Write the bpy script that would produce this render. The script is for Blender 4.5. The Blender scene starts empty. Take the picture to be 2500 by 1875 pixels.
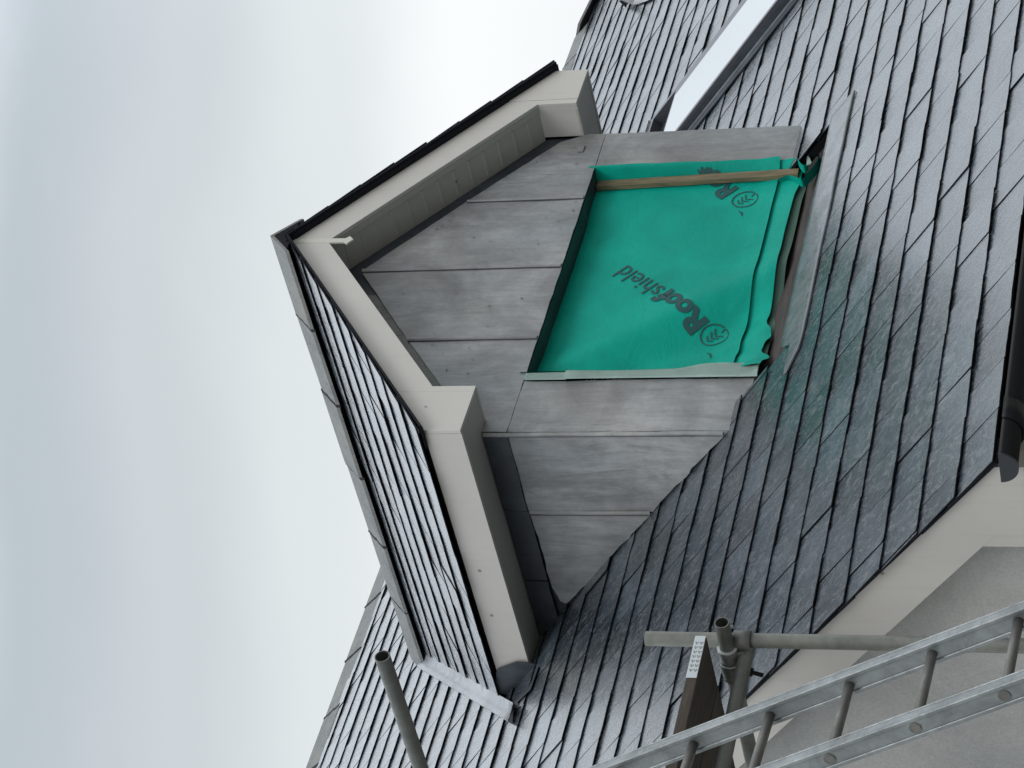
import bpy, bmesh, math, random
from mathutils import Vector, Matrix, noise
random.seed(7)
R = math.radians
scene = bpy.context.scene
col = scene.collection

# ------------------------------------------------------------------ camera
CR = ((0.21943144, 0.20465246, -0.95392201), (-0.64505979, 0.76397452, 0.0155179), (0.73194789, 0.61193162, 0.29965311))
CU, CV, CF = [Vector(r).normalized() for r in CR]
CPOS = Vector((-8.6627, -6.7269, -3.3307))
FPX, PU, PV = 6092.139, 13.8591, -70.8052
cd = bpy.data.cameras.new('camera'); cam = bpy.data.objects.new('camera', cd); col.objects.link(cam)
m = Matrix.Identity(4)
for i, a in enumerate((CU, -CV, -CF)):
    for j in range(3): m[j][i] = a[j]
m.translation = CPOS
cam.matrix_world = m
cd.sensor_fit = 'HORIZONTAL'; cd.sensor_width = 36; cd.lens = FPX / 2500 * 36
cd.shift_x = -PU / 2500; cd.shift_y = PV / 2500
cd.clip_start = .05; cd.clip_end = 2000
scene.camera = cam

# ------------------------------------------------------------------ sky, sun, exposure
SUN_EL, SUN_AZ = 48, 215
world = bpy.data.worlds.new('World'); scene.world = world; world.use_nodes = True
nt = world.node_tree; nt.nodes.clear(); N = nt.nodes.new; K = nt.links.new
wo = N('ShaderNodeOutputWorld'); sky = N('ShaderNodeTexSky'); sky.sky_type = 'NISHITA'; sky.sun_disc = False
sky.sun_elevation = R(SUN_EL); sky.sun_rotation = R(SUN_AZ)
b1 = N('ShaderNodeBackground'); b1.inputs[1].default_value = .08; K(sky.outputs[0], b1.inputs[0])
tc = N('ShaderNodeTexCoord'); sx = N('ShaderNodeSeparateXYZ'); K(tc.outputs['Generated'], sx.inputs[0])
n1 = N('ShaderNodeTexNoise'); n1.inputs['Scale'].default_value = 2.6; n1.inputs['Detail'].default_value = 8; n1.inputs['Roughness'].default_value = .5
n1.inputs['Distortion'].default_value = .3
mp = N('ShaderNodeMapping'); mp.inputs['Scale'].default_value = (1, 1, 2.2); K(tc.outputs['Generated'], mp.inputs[0]); K(mp.outputs[0], n1.inputs[0])
ma = N('ShaderNodeMath'); ma.operation = 'MULTIPLY_ADD'; K(n1.outputs[0], ma.inputs[0]); ma.inputs[1].default_value = .13; ma.inputs[2].default_value = -.065
ad = N('ShaderNodeMath'); ad.operation = 'ADD'; K(sx.outputs['Z'], ad.inputs[0]); K(ma.outputs[0], ad.inputs[1])
cr = N('ShaderNodeValToRGB'); K(ad.outputs[0], cr.inputs[0]); cr.color_ramp.interpolation = 'EASE'
el = cr.color_ramp.elements
el[0].position = 0; el[0].color = (.22, .235, .24, 1); el[1].position = 1; el[1].color = (.22, .245, .27, 1)
for p, c in ((.18, (.36, .375, .38)), (.29, (.415, .425, .425)), (.355, (.33, .35, .355)), (.415, (.268, .288, .300)), (.475, (.222, .247, .266)), (.54, (.52, .56, .60)), (.62, (.78, .83, .88)), (.78, (.42, .46, .50))):
    e = el.new(p); e.color = (*c, 1)
b2 = N('ShaderNodeBackground'); b2.inputs[1].default_value = 2.4
# bright lobe added in the sky out of view, to lift the slate reflections
vd = N('ShaderNodeVectorMath'); vd.operation = 'DOT_PRODUCT'; K(tc.outputs['Generated'], vd.inputs[0]); vd.inputs[1].default_value = Vector((.87, .12, .48)).normalized()
pw = N('ShaderNodeMath'); pw.operation = 'POWER'; K(vd.outputs['Value'], pw.inputs[0]); pw.inputs[1].default_value = 50
cm = N('ShaderNodeMix'); cm.data_type = 'RGBA'; K(pw.outputs[0], cm.inputs[0]); K(cr.outputs[0], cm.inputs[6]); cm.inputs[7].default_value = (.70, .75, .82, 1); K(cm.outputs[2], b2.inputs[0])
mx = N('ShaderNodeMixShader'); mx.inputs[0].default_value = .95; K(b1.outputs[0], mx.inputs[1]); K(b2.outputs[0], mx.inputs[2]); K(mx.outputs[0], wo.inputs[0])
sl = bpy.data.lights.new('sun', 'SUN'); sl.energy = .9; sl.angle = R(25); sl.color = (1, .96, .9)
so = bpy.data.objects.new('sun', sl); col.objects.link(so)
sd = Vector((math.sin(R(SUN_AZ)) * math.cos(R(SUN_EL)), math.cos(R(SUN_AZ)) * math.cos(R(SUN_EL)), math.sin(R(SUN_EL))))
so.rotation_euler = sd.to_track_quat('Z', 'Y').to_euler()
scene.view_settings.view_transform = 'Standard'; scene.view_settings.look = 'None'
scene.view_settings.exposure = 0; scene.view_settings.gamma = 1

# ------------------------------------------------------------------ the measured place (metres)
O = .197; ZA = 1.197; TB = .7508; BD = .208; B = 1.335; BI = 1.049; ZB = .006
WR = 1.055; WL = -1.1245; AL = .8639; Z0 = -1.0642; XV = -3.054; YE = -1.5895; GY = .1552; GE = .1485; YR = 3.868
ZT = -.106; XL = -.795; XR = .772; ZDR = 1.274; EX = 1.3675
ANG = math.atan(AL); CA, SA = math.cos(ANG), math.sin(ANG)
BET = math.atan(TB)
ZGR = -4.93
def roofz(y): return Z0 + AL * y
def pix(u, v, n, c):
    "the point of the plane n.X = c seen at photo pixel (u, v)"
    d = CU * ((u - 1250 - PU) / FPX) + CV * ((v - 937.5 - PV) / FPX) + CF
    n = Vector(n); return CPOS + d * ((c - n.dot(CPOS)) / n.dot(d))
def onroof(u, v, h=0): return pix(u, v, (0, -AL, 1), Z0 + h)

# ------------------------------------------------------------------ object helpers
def link(name, bm, mats, parent=None, smooth=False):
    me = bpy.data.meshes.new(name); bm.to_mesh(me); bm.free()
    for mm in (mats if isinstance(mats, (list, tuple)) else [mats]): me.materials.append(mm)
    if smooth:
        for p in me.polygons: p.use_smooth = True
    o = bpy.data.objects.new(name, me); col.objects.link(o)
    if parent is not None:
        o.parent = parent; o.matrix_parent_inverse = Matrix.Translation(-world_loc(parent))
    return o
def sm_(t): t = max(0, min(1, t)); return t * t * (3 - 2 * t)
def world_loc(o):
    l = Vector((0, 0, 0))
    while o is not None:
        l = l + o.location; o = o.parent if o.parent else None
    return l
def thing(name, label, cat, loc=(0, 0, 0), group=None):
    o = bpy.data.objects.new(name, None); col.objects.link(o); o.location = loc; o.empty_display_size = .1
    o['label'] = label; o['category'] = cat
    if group: o['group'] = group
    return o
def part(name, bm, mats, parent, smooth=False, label=None):
    o = link(name, bm, mats, None, smooth)
    # geometry is written in world coordinates: shift it into the parent's frame
    l = ROOTLOC.get(parent.name, Vector((0, 0, 0)))
    o.data.transform(Matrix.Translation(-l)); o.parent = parent; ROOTLOC[o.name] = l
    if label: o['label'] = label
    return o
ROOTLOC = {}
def root(name, label, cat, loc=(0, 0, 0), group=None):
    o = thing(name, label, cat, loc, group); ROOTLOC[o.name] = Vector(loc); return o
def quadbox(bm, P, mi=0):
    "P: 8 points, 4 of one face then the 4 facing them"
    vs = [bm.verts.new(p) for p in P]
    for f in ((0, 1, 2, 3), (7, 6, 5, 4), (0, 4, 5, 1), (1, 5, 6, 2), (2, 6, 7, 3), (3, 7, 4, 0)):
        fc = bm.faces.new([vs[i] for i in f]); fc.material_index = mi
def box(bm, x0, x1, y0, y1, z0, z1, mi=0):
    quadbox(bm, [(x0, y0, z0), (x1, y0, z0), (x1, y1, z0), (x0, y1, z0), (x0, y0, z1), (x1, y0, z1), (x1, y1, z1), (x0, y1, z1)][:8], mi)
def prism(bm, pts, d, mi=0):
    "polygon pts pushed along d"
    d = Vector(d); a = [bm.verts.new(Vector(p)) for p in pts]; b = [bm.verts.new(Vector(p) + d) for p in pts]
    n = len(pts); fs = [bm.faces.new(a), bm.faces.new(b[::-1])]
    for i in range(n): fs.append(bm.faces.new((a[i], b[i], b[(i + 1) % n], a[(i + 1) % n])))
    for f in fs: f.material_index = mi
def fixn(bm): bmesh.ops.recalc_face_normals(bm, faces=bm.faces[:])
def bevel(bm, w, seg=2):
    fixn(bm); bmesh.ops.bevel(bm, geom=bm.edges[:], offset=w, segments=seg, affect='EDGES', profile=.6, clamp_overlap=True)
def tube(bm, pts, r, seg=20, hollow=0, caps=True, jit=0):
    pts = [Vector(p) for p in pts]
    def ring(c, t, rr):
        a = t.orthogonal().normalized(); b = t.cross(a).normalized()
        return [bm.verts.new(c + (a * math.cos(2 * math.pi * i / seg) + b * math.sin(2 * math.pi * i / seg)) * rr) for i in range(seg)]
    T = [(pts[min(i + 1, len(pts) - 1)] - pts[max(i - 1, 0)]).normalized() for i in range(len(pts))]
    rs = [ring(p, t, r) for p, t in zip(pts, T)]
    def sk(a, b, flip=False):
        for i in range(seg):
            q = (a[i], a[(i + 1) % seg], b[(i + 1) % seg], b[i]); f = bm.faces.new(q[::-1] if flip else q); f.smooth = True
    for a, b in zip(rs, rs[1:]): sk(a, b)
    if hollow:
        ri = [ring(p, t, r - hollow) for p, t in zip(pts, T)]
        for a, b in zip(ri, ri[1:]): sk(a, b, True)
        for a, b in ((rs[0], ri[0]), (rs[-1], ri[-1])):
            for i in range(seg): bm.faces.new((a[i], a[(i + 1) % seg], b[(i + 1) % seg], b[i]))
    elif caps:
        bm.faces.new(rs[0][::-1]); bm.faces.new(rs[-1])
    for e in bm.edges:
        pass
def clip(poly, nx, ny, c):
    "keep nx*x+ny*y <= c"
    out = []
    for i in range(len(poly)):
        a, b = poly[i], poly[(i + 1) % len(poly)]
        da, db = nx * a[0] + ny * a[1] - c, nx * b[0] + ny * b[1] - c
        if da <= 0: out.append(a)
        if (da < 0 < db) or (db < 0 < da):
            t = da / (da - db); out.append((a[0] + (b[0] - a[0]) * t, a[1] + (b[1] - a[1]) * t))
    return out

# ------------------------------------------------------------------ materials
def mat(name, base, rough=.6, metal=0, spec=.5):
    mt = bpy.data.materials.new(name); mt.use_nodes = True; p = mt.node_tree.nodes['Principled BSDF']
    p.inputs['Base Color'].default_value = (*base, 1); p.inputs['Roughness'].default_value = rough; p.inputs['Metallic'].default_value = metal
    p.inputs['Specular IOR Level'].default_value = spec
    return mt
class G:
    def __init__(s, mt): s.t = mt.node_tree; s.p = s.t.nodes['Principled BSDF']
    def n(s, k, **kw):
        nd = s.t.nodes.new('ShaderNode' + k)
        for a, v in kw.items():
            if a in nd.inputs: nd.inputs[a].default_value = v
            elif a.replace('_', ' ') in nd.inputs: nd.inputs[a.replace('_', ' ')].default_value = v
            else: setattr(nd, a, v)
        return nd
    def l(s, a, b): s.t.links.new(a, b)
    def coord(s, scale=(1, 1, 1), rot=(0, 0, 0)):
        tc = s.n('TexCoord'); mp = s.n('Mapping'); mp.inputs['Scale'].default_value = scale; mp.inputs['Rotation'].default_value = rot
        s.l(tc.outputs['Object'], mp.inputs[0]); return mp.outputs[0]
    def noise(s, vec, scale, detail=6, rough=.6, dist=0):
        nd = s.n('TexNoise', Scale=scale, Detail=detail, Roughness=rough, Distortion=dist)
        s.l(vec, nd.inputs['Vector']); return nd.outputs[0]
    def ramp(s, fac, stops):
        nd = s.n('ValToRGB'); e = nd.color_ramp.elements
        e[0].position = stops[0][0]; e[0].color = (*stops[0][1], 1); e[1].position = stops[-1][0]; e[1].color = (*stops[-1][1], 1)
        for p, c in stops[1:-1]: q = e.new(p); q.color = (*c, 1)
        s.l(fac, nd.inputs[0]); return nd.outputs[0]
    def mixc(s, fac, a, b, mode='MIX'):
        nd = s.n('Mix', data_type='RGBA', blend_type=mode)
        for i, x in ((0, fac), (6, a), (7, b)):
            if hasattr(x, 'links'): s.l(x, nd.inputs[i])
            else: nd.inputs[i].default_value = x if i == 0 else (*x, 1)
        return nd.outputs[2]
    def bump(s, h, strength=.3, dist=.01, prev=None):
        nd = s.n('Bump'); nd.inputs['Strength'].default_value = strength; nd.inputs['Distance'].default_value = dist; s.l(h, nd.inputs['Height'])
        if prev: s.l(prev, nd.inputs['Normal'])
        return nd.outputs[0]
    def mth(s, op, a, b=0):
        nd = s.n('Math', operation=op)
        for i, x in ((0, a), (1, b)):
            if hasattr(x, 'links'): s.l(x, nd.inputs[i])
            else: nd.inputs[i].default_value = x
        return nd.outputs[0]
def gr(v): return (v, v, v)

def slate_mat(name, k=1.0, rough=(.14, .38)):
    mt = mat(name, (.07, .075, .085), .4, 0, .5); mt.node_tree.nodes['Principled BSDF'].inputs['IOR'].default_value = 1.6; mt.node_tree.nodes['Principled BSDF'].inputs['Coat Weight'].default_value = .45; mt.node_tree.nodes['Principled BSDF'].inputs['Coat Roughness'].default_value = .24; g = G(mt)
    geo = g.n('NewGeometry'); c = g.coord()
    a = g.noise(c, 5, 8, .65, .4); b = g.noise(g.coord((1, .6, .6)), 34, 10, .80, .9); st = g.noise(g.coord((60, 8, 8)), 1.6, 6, .7)
    base = g.ramp(a, [(.3, (.016 * k, .026 * k, .037 * k)), (.5, (.030 * k, .042 * k, .054 * k)), (.72, (.062 * k, .078 * k, .091 * k))])
    isl = g.ramp(geo.outputs['Random Per Island'], [(0, (.55, .58, .62)), (.5, (1, 1, 1)), (.85, (1.25, 1.22, 1.24)), (1, (1.7, 1.72, 1.70))])
    c1 = g.mixc(1, base, isl, 'MULTIPLY')
    fl = g.ramp(b, [(.50, gr(0)), (.66, gr(1))]); c2 = g.mixc(g.mth('MULTIPLY', fl, .55), c1, (.24 * k, .25 * k, .26 * k))
    li = g.ramp(g.noise(c, 9, 9, .8, 1.2), [(.64, gr(0)), (.76, gr(1))]); c3 = g.mixc(g.mth('MULTIPLY', li, .35), c2, (.20, .19, .13))
    g.l(c3, g.p.inputs['Base Color'])
    rr = g.ramp(g.mth('ADD', g.mth('MULTIPLY', a, .35), g.mth('MULTIPLY', b, .65)), [(.38, gr(rough[0])), (.62, gr(rough[1]))]); g.l(rr, g.p.inputs['Roughness']); g.l(g.ramp(b, [(.40, gr(.13)), (.62, gr(.34))]), g.p.inputs['Coat Roughness'])
    n1 = g.bump(g.noise(c, 11, 5, .6, .5), .26, .010); n2 = g.bump(g.noise(g.coord((1, .45, .45)), 55, 9, .8, 1.0), .55, .004, n1); n3 = g.bump(st, .12, .002, n2); g.l(n3, g.p.inputs['Normal'])
    return mt
M_SLATE = slate_mat('slate')
M_SLATE2 = slate_mat('dormer_slate', 1.1)
M_EDGE = mat('slate_edge', (.012, .013, .018), .8, 0, .2)  # darker than the faces: the unlit gaps under the tails, put into the colour
M_DECK = mat('roofing_felt', (.008, .008, .010), .95, 0, .1)
def lead_mat(name, base, var=.35, rough=.5, streak=(1, 1, .18), spec=.5):
    mt = mat(name, base, rough, .0, spec); g = G(mt); c = g.coord()
    a = g.noise(c, 2.2, 6, .6, .6); s1 = g.noise(g.coord((7, 7, 1.1)), 3.2, 7, .7, .3); f = g.noise(c, 38, 8, .75)
    sp = g.noise(c, 7, 10, .85, 1.5)
    m0 = g.ramp(a, [(.3, tuple(x * (1 - var) for x in base)), (.55, base), (.75, tuple(x * (1 + var * .8) for x in base))])
    m1 = g.mixc(.55, m0, g.ramp(s1, [(.3, gr(.30)), (.5, gr(.5)), (.72, gr(.72))]), 'OVERLAY')
    m2 = g.mixc(.3, m1, g.ramp(f, [(.3, gr(.35)), (.7, gr(.65))]), 'OVERLAY')
    m3 = g.mixc(g.mth('MULTIPLY', g.ramp(sp, [(.60, gr(0)), (.72, gr(1))]), .35), m2, tuple(x * 1.6 for x in base))
    wc = g.ramp(g.noise(g.coord((1.2, 1.2, .5), (.3, .2, 0)), 1.7, 4, .6, .8), [(.35, (.46, .50, .53)), (.5, (.5, .5, .5)), (.68, (.53, .51, .47))]); m3 = g.mixc(.55, m3, wc, 'OVERLAY')
    dk = g.ramp(g.noise(g.coord((4, 4, .8)), 2.1, 9, .78, 1.0), [(.53, gr(0)), (.66, gr(1))]); m3 = g.mixc(g.mth('MULTIPLY', dk, .55), m3, tuple(x * .48 for x in base))
    sc = g.ramp(g.noise(g.coord((3, 3, 26)), 3.1, 9, .85, 2.2), [(.66, gr(0)), (.71, gr(1))])
    m4 = g.mixc(g.mth('MULTIPLY', sc, .55), m3, tuple(x * .45 for x in base))
    g.l(m4, g.p.inputs['Base Color'])
    g.l(g.ramp(s1, [(.3, gr(rough - .1)), (.7, gr(rough + .15))]), g.p.inputs['Roughness'])
    n1 = g.bump(g.noise(g.coord((3, 3, 1)), 2.0, 4, .5), .35, .03); g.l(g.bump(f, .15, .003, n1), g.p.inputs['Normal'])
    return mt
M_LEAD = lead_mat('lead', (.285, .292, .298), .48, .42)
M_LEAD_OLD = lead_mat('weathered_lead', (.285, .295, .305), .58, .42)
M_LEAD_DK_SHADE = lead_mat('dark_lead_and_shade', (.045, .054, .066), .6, .45)  # dark lead; on dormer wall and cheek strip it also carries soffit shade
M_APRON = lead_mat('apron_lead', (.13, .145, .155), .3, .28)
M_LIT_STRIP = lead_mat('lit_grey_strip', (.17, .175, .165), .2, .6)  # lighter grey that carries the light falling on the left rake
M_LEAD_LT = lead_mat('bright_lead', (.27, .285, .31), .35, .33)
def board_mat(name, base):
    mt = mat(name, base, .38, 0, .4); g = G(mt); c = g.coord()
    a = g.noise(c, 1.3, 5, .55); d = g.noise(c, 5.5, 10, .9, 1.5)
    b0 = g.ramp(a, [(.3, tuple(x * .93 for x in base)), (.7, tuple(min(1, x * 1.05) for x in base))])
    b1 = g.mixc(g.mth('MULTIPLY', g.ramp(d, [(.66, gr(0)), (.78, gr(1))]), .28), b0, (.30, .28, .24))
    vo = g.n('TexVoronoi', Scale=5.5); g.l(c, vo.inputs['Vector']); sp = g.ramp(vo.outputs['Distance'], [(.035, gr(1)), (.06, gr(0))]); b1 = g.mixc(g.mth('MULTIPLY', sp, .75), b1, (.16, .12, .09))
    dr = g.ramp(g.noise(g.coord((9, 9, .8)), 2.2, 8, .75, .4), [(.54, gr(0)), (.74, gr(1))]); b1 = g.mixc(g.mth('MULTIPLY', dr, .16), b1, (.30, .29, .26))
    g.l(b1, g.p.inputs['Base Color']); g.l(g.bump(g.noise(c, 120, 3, .5), .05, .001), g.p.inputs['Normal'])
    return mt
M_BOARD = board_mat('cream_upvc', (.59, .565, .53))
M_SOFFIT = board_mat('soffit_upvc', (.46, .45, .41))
M_RENDER = mat('render', (.35, .355, .345), .9, 0, .2); g = G(M_RENDER); c = g.coord()
a_ = g.ramp(g.noise(c, 1.6, 8, .65, .6), [(.3, (.38, .39, .385)), (.55, (.48, .48, .465)), (.75, (.54, .535, .51))])
cr_ = g.ramp(g.noise(c, 2.4, 12, .85, 3.0), [(.485, gr(0)), (.497, gr(1)), (.503, gr(1)), (.515, gr(0))])
g.l(g.mixc(g.mth('MULTIPLY', cr_, .22), g.mixc(.35, a_, g.ramp(g.noise(c, 90, 6, .8), [(.3, gr(.3)), (.7, gr(.7))]), 'OVERLAY'), (.16, .15, .14)), g.p.inputs['Base Color'])
g.l(g.bump(g.noise(c, 110, 6, .75), .5, .003), g.p.inputs['Normal'])
M_GAP_SHADE = mat('gap_shade', (.006, .006, .007), .9, 0, .1)  # near black standing in for the shade of recesses
M_TILE = mat('ridge_tile', (.2, .2, .19), .7); g = G(M_TILE); c = g.coord()
g.l(g.mixc(g.ramp(g.noise(c, 60, 8, .8), [(.45, gr(0)), (.7, gr(.5))]), g.ramp(g.noise(c, 6, 8, .7, .5), [(.3, (.11, .12, .13)), (.52, (.18, .185, .19)), (.72, (.23, .23, .19))]), (.38, .38, .33)), g.p.inputs['Base Color'])
g.l(g.bump(g.noise(c, 70, 6, .7), .5, .004), g.p.inputs['Normal'])
M_MORTAR = mat('mortar', (.03, .03, .032), .95)
M_SEAM = mat('lead_seam', (.07, .07, .085), .6)

# ------------------------------------------------------------------ ground (setting)
mg = mat('gravel', (.2, .19, .17), .95); g = G(mg); c = g.coord()
g.l(g.ramp(g.noise(c, 30, 8, .7), [(.3, (.12, .115, .10)), (.7, (.24, .23, .21))]), g.p.inputs['Base Color'])
bm = bmesh.new(); vs = [bm.verts.new(p) for p in ((-400, -400, ZGR), (400, -400, ZGR), (400, 400, ZGR), (-400, 400, ZGR))]; bm.faces.new(vs)
o = link('ground', bm, mg); o['kind'] = 'structure'

# ------------------------------------------------------------------ the house
house = root('house', 'cream and dark slate roofed house with a lead clad gable dormer', 'house', (0, 0, ZGR))

# slated slopes ---------------------------------------------------------------
def slate_field(bm, O0, U, V, Nn, rows, u0, u1, gauge, width, clips, tail0=0, t=.0055, jit=1., holes=None, half0=0):
    """rows of slates: O0 origin, U along the course, V up the slope. clips(poly,row)->list of polys"""
    for r in range(rows):
        v0 = tail0 + r * gauge
        n = int((u1 - u0) / width) + 3
        off = (.5 * width if (r + half0) % 2 else 0)
        edges = [u0 - width + off + i * width + random.gauss(0, .005) * jit for i in range(n + 1)]
        for i in range(n):
            a, b = edges[i] + .0016 + abs(random.gauss(0, .0012)), edges[i + 1] - .0016 - abs(random.gauss(0, .001))
            if b < u0 or a > u1: continue
            dv = random.gauss(0, .0022) * jit; sk = random.gauss(0, .003) * jit
            k = 5; poly = []
            for j in range(k + 1):
                f = j / k; poly.append((a + (b - a) * f, v0 + dv + sk * (f - .5) + random.gauss(0, .0013) * jit * (0 < j < k)))
            if random.random() < .22: poly[0] = (poly[0][0], poly[0][1] + random.uniform(.002, .010)); poly.insert(1, (a + random.uniform(.006, .018), v0 + dv))
            poly += [(b + random.gauss(0, .001), v0 + gauge + .05), (a + random.gauss(0, .001), v0 + gauge + .05)]
            tl = random.gauss(0, .0014) * jit; tu = random.gauss(0, .004) * jit; tt = t * random.uniform(.75, 1.3); lift = abs(random.gauss(0, .0014)) * jit
            if random.random() < .04: lift += .004
            for pl in clips(poly, r, v0):
                if len(pl) < 3: continue
                drop = (.0092 + tl) / gauge
                def H(p): return lift - drop * (p[1] - v0) + tu * (p[0] - (a + b) / 2)
                top = [bm.verts.new(O0 + U * p[0] + V * p[1] + Nn * H(p)) for p in pl]
                bot = [bm.verts.new(O0 + U * p[0] + V * p[1] + Nn * (H(p) - tt)) for p in pl]
                try: f = bm.faces.new(top)
                except ValueError: continue
                f.material_index = 0
                for q in range(len(pl)):
                    q2 = (q + 1) % len(pl)
                    f = bm.faces.new((top[q], bot[q], bot[q2], top[q2])); f.material_index = 1

U = Vector((1, 0, 0)); V = Vector((0, CA, SA)); NR = Vector((0, -SA, CA))
GS = GY / CA
def s_of(y): return (y - YE) / CA       # distance up the slope
# hip line on the far right
XH = 8.05
HX0, HX1 = -.95, .705
def main_clip(poly, r, v0):
    p = clip(poly, -1, 0, -XV)                      # verge
    p = clip(p, 0, 1, s_of(YR) - .02)
    if not p: return []
    p = clip(p, .35, CA, .35 * XH + CA * s_of(YR)) if p else p
    if not p: return []
    ymid = YE + (v0 + .08) * CA
    if ymid > -.43 and ymid < 1.2:
        out = [clip(p, 1, 0, HX0 + .0), clip(p, -1, 0, -HX1)]
        c = clip(clip(p, 1, 0, HX1), -1, 0, -HX0) if p else []
        c = clip(c, 0, 1, s_of(-.285)) if c else []
        if c: out.append(c)
        return [q for q in out if len(q) >= 3]
    return [p]
bm = bmesh.new()
OM = Vector((0, YE, roofz(YE)))
# starter course below the first gauge is shorter, as measured
g1 = GE / CA
slate_field(bm, OM, U, V, NR, 1, XV - .12 + .003, 9.6, g1, .2435, main_clip, 0, half0=1, jit=1)
slate_field(bm, OM, U, V, NR, 35, XV - .12 + .003, 9.6, GS, .2435, main_clip, g1, half0=0)
main_roof = part('slate_roof', bm, [M_SLATE, M_EDGE], house)
# deck, rear slope
bm = bmesh.new()
def rp3(x, y, h=0): return Vector((x, y, roofz(y))) + NR * h
for (xa, xb, ya, yb) in ((XV + .03, HX0, YE + .03, YR), (HX1, 9.6, YE + .03, YR - .1), (HX0, HX1, YE + .03, -.285), (HX0, HX1, .3, YR)):
    quadbox(bm, [rp3(xa, ya, -.024), rp3(xb, ya, -.024), rp3(xb, yb, -.024), rp3(xa, yb, -.024), rp3(xa, ya, -.06), rp3(xb, ya, -.06), rp3(xb, yb, -.06), rp3(xa, yb, -.06)])
part('roof_deck', bm, M_DECK, main_roof)
bm = bmesh.new(); zr = roofz(YR)
prism(bm, [(XV, YR + .02, zr - .02), (XV, 2 * YR - YE, roofz(YE) - .02), (9.6, 2 * YR - YE, roofz(YE) - .02), (9.6, YR + .02, zr - .02)], (0, 0, -.04)); fixn(bm)
part('rear_slope', bm, M_SLATE, house)
# undercloak at the verge (the dark line over the bargeboard)
bm = bmesh.new(); s = s_of(YE) + .004
while s < s_of(YR) - .05:
    L = random.uniform(.34, .46); j = random.uniform(-.004, .004); y0 = YE + s * CA; y1 = min(YE + (s + L - .004) * CA, YR - .04)
    h0 = -.0135 + random.uniform(-.002, .001)
    quadbox(bm, [rp3(XV + .008 + j, y0, h0), rp3(XV + .12, y0, h0), rp3(XV + .12, y1, h0), rp3(XV + .008 + j, y1, h0), rp3(XV + .008 + j, y0, h0 - .008), rp3(XV + .12, y0, h0 - .008), rp3(XV + .12, y1, h0 - .008), rp3(XV + .008 + j, y1, h0 - .008)]); s += L
part('undercloak', bm, M_EDGE, main_roof)

def angle_ridge(name, P0, P1, slopeL, slopeR, side, wing=.15, L=.45, th=.014, parent=None, lift=.03):
    "two-winged ridge tiles from P0 to P1; slopes are the pitch angles left and right; side = horizontal unit vector to the right"
    P0, P1 = Vector(P0), Vector(P1); D = (P1 - P0); n = max(1, round(D.length / L)); dl = D.length / n; D.normalize()
    bm = bmesh.new()
    for i in range(n):
        a = P0 + D * (dl * i + .004); b = P0 + D * (dl * (i + 1) - .004); up = Vector((0, 0, 1)) * random.uniform(-.003, .004); tl = Vector((0, 0, random.uniform(-.003, .003)))
        pr = []
        for q in (a + up, b + up + tl):
            lw = q - side * (wing * math.cos(slopeL)) - Vector((0, 0, wing * math.sin(slopeL))); rw = q + side * (wing * math.cos(slopeR)) - Vector((0, 0, wing * math.sin(slopeR)))
            dn = Vector((0, 0, -th * 1.25)); pr.append([lw, q, rw, rw + dn, q + dn * 1.1, lw + dn])
        va = [bm.verts.new(x) for x in pr[0]]; vb = [bm.verts.new(x) for x in pr[1]]
        for j in range(6): bm.faces.new((va[j], va[(j + 1) % 6], vb[(j + 1) % 6], vb[j]))
        for vv in (va, vb): bm.faces.new((vv[0], vv[1], vv[4], vv[5])); bm.faces.new((vv[1], vv[2], vv[3], vv[4]))
        # mortar bead in the joint
        q = P0 + D * dl * (i + 1)
        if i < n - 1:
            for sg, sp in ((-1, slopeL), (1, slopeR)):
                e = q + side * sg * (wing * 1.01 * math.cos(sp)) - Vector((0, 0, wing * 1.01 * math.sin(sp)))
                k = 7; prev = None
                for j in range(k + 1):
                    w = q.lerp(e, j / k) + D * random.uniform(-.006, .006) - Vector((0, 0, .002))
                    if prev is not None:
                        hw = random.uniform(.004, .009); hh = Vector((0, 0, .006))
                        quadbox(bm, [prev - D * hw - hh * 3, prev + D * hw - hh * 3, w + D * hw - hh * 3, w - D * hw - hh * 3, prev - D * hw + hh, prev + D * hw + hh, w + D * hw + hh, w - D * hw + hh], 1)
                    prev = w
    fixn(bm)
    return part(name, bm, [M_TILE, M_MORTAR], parent)
SX = Vector((1, 0, 0)); SY = Vector((0, 1, 0))
angle_ridge('ridge_tiles', (XV - .01, YR - .0, zr + .022), (XH, YR - .0, zr + .022), ANG + R(5), ANG + R(5), SY, .19, .47, .016, house)
hd = Vector((1, -.35, -.35 * AL)).normalized()
angle_ridge('hip_tiles', Vector((XH + .01, YR, zr + .018)), Vector((XH + .01, YR, zr + .018)) + hd * 2.5, ANG * .5, ANG * .7, Vector((.33, .94, 0)), .17, .47, .016, house)

# walls -------------------------------------------------------------------------
bm = bmesh.new(); xg = -2.965; YB = 2 * YR - YE
prism(bm, [(xg, -1.32, ZGR), (xg, -1.32, roofz(-1.32) - .07), (xg, YR, zr - .07), (xg, YB - .27, roofz(-1.32) - .07), (xg, YB - .27, ZGR)], (.3, 0, 0)); fixn(bm)
part('gable_wall', bm, M_RENDER, house)
bm = bmesh.new(); box(bm, xg + .3, 9.5, -1.32, -1.05, ZGR, roofz(-1.32) - .07); fixn(bm)
fw = part('front_wall', bm, M_RENDER, house)
bm = bmesh.new(); box(bm, xg + .3, 9.5, YB - .5, YB - .27, ZGR, roofz(-1.32) - .07); fixn(bm)
part('rear_wall', bm, M_RENDER, house)
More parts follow.
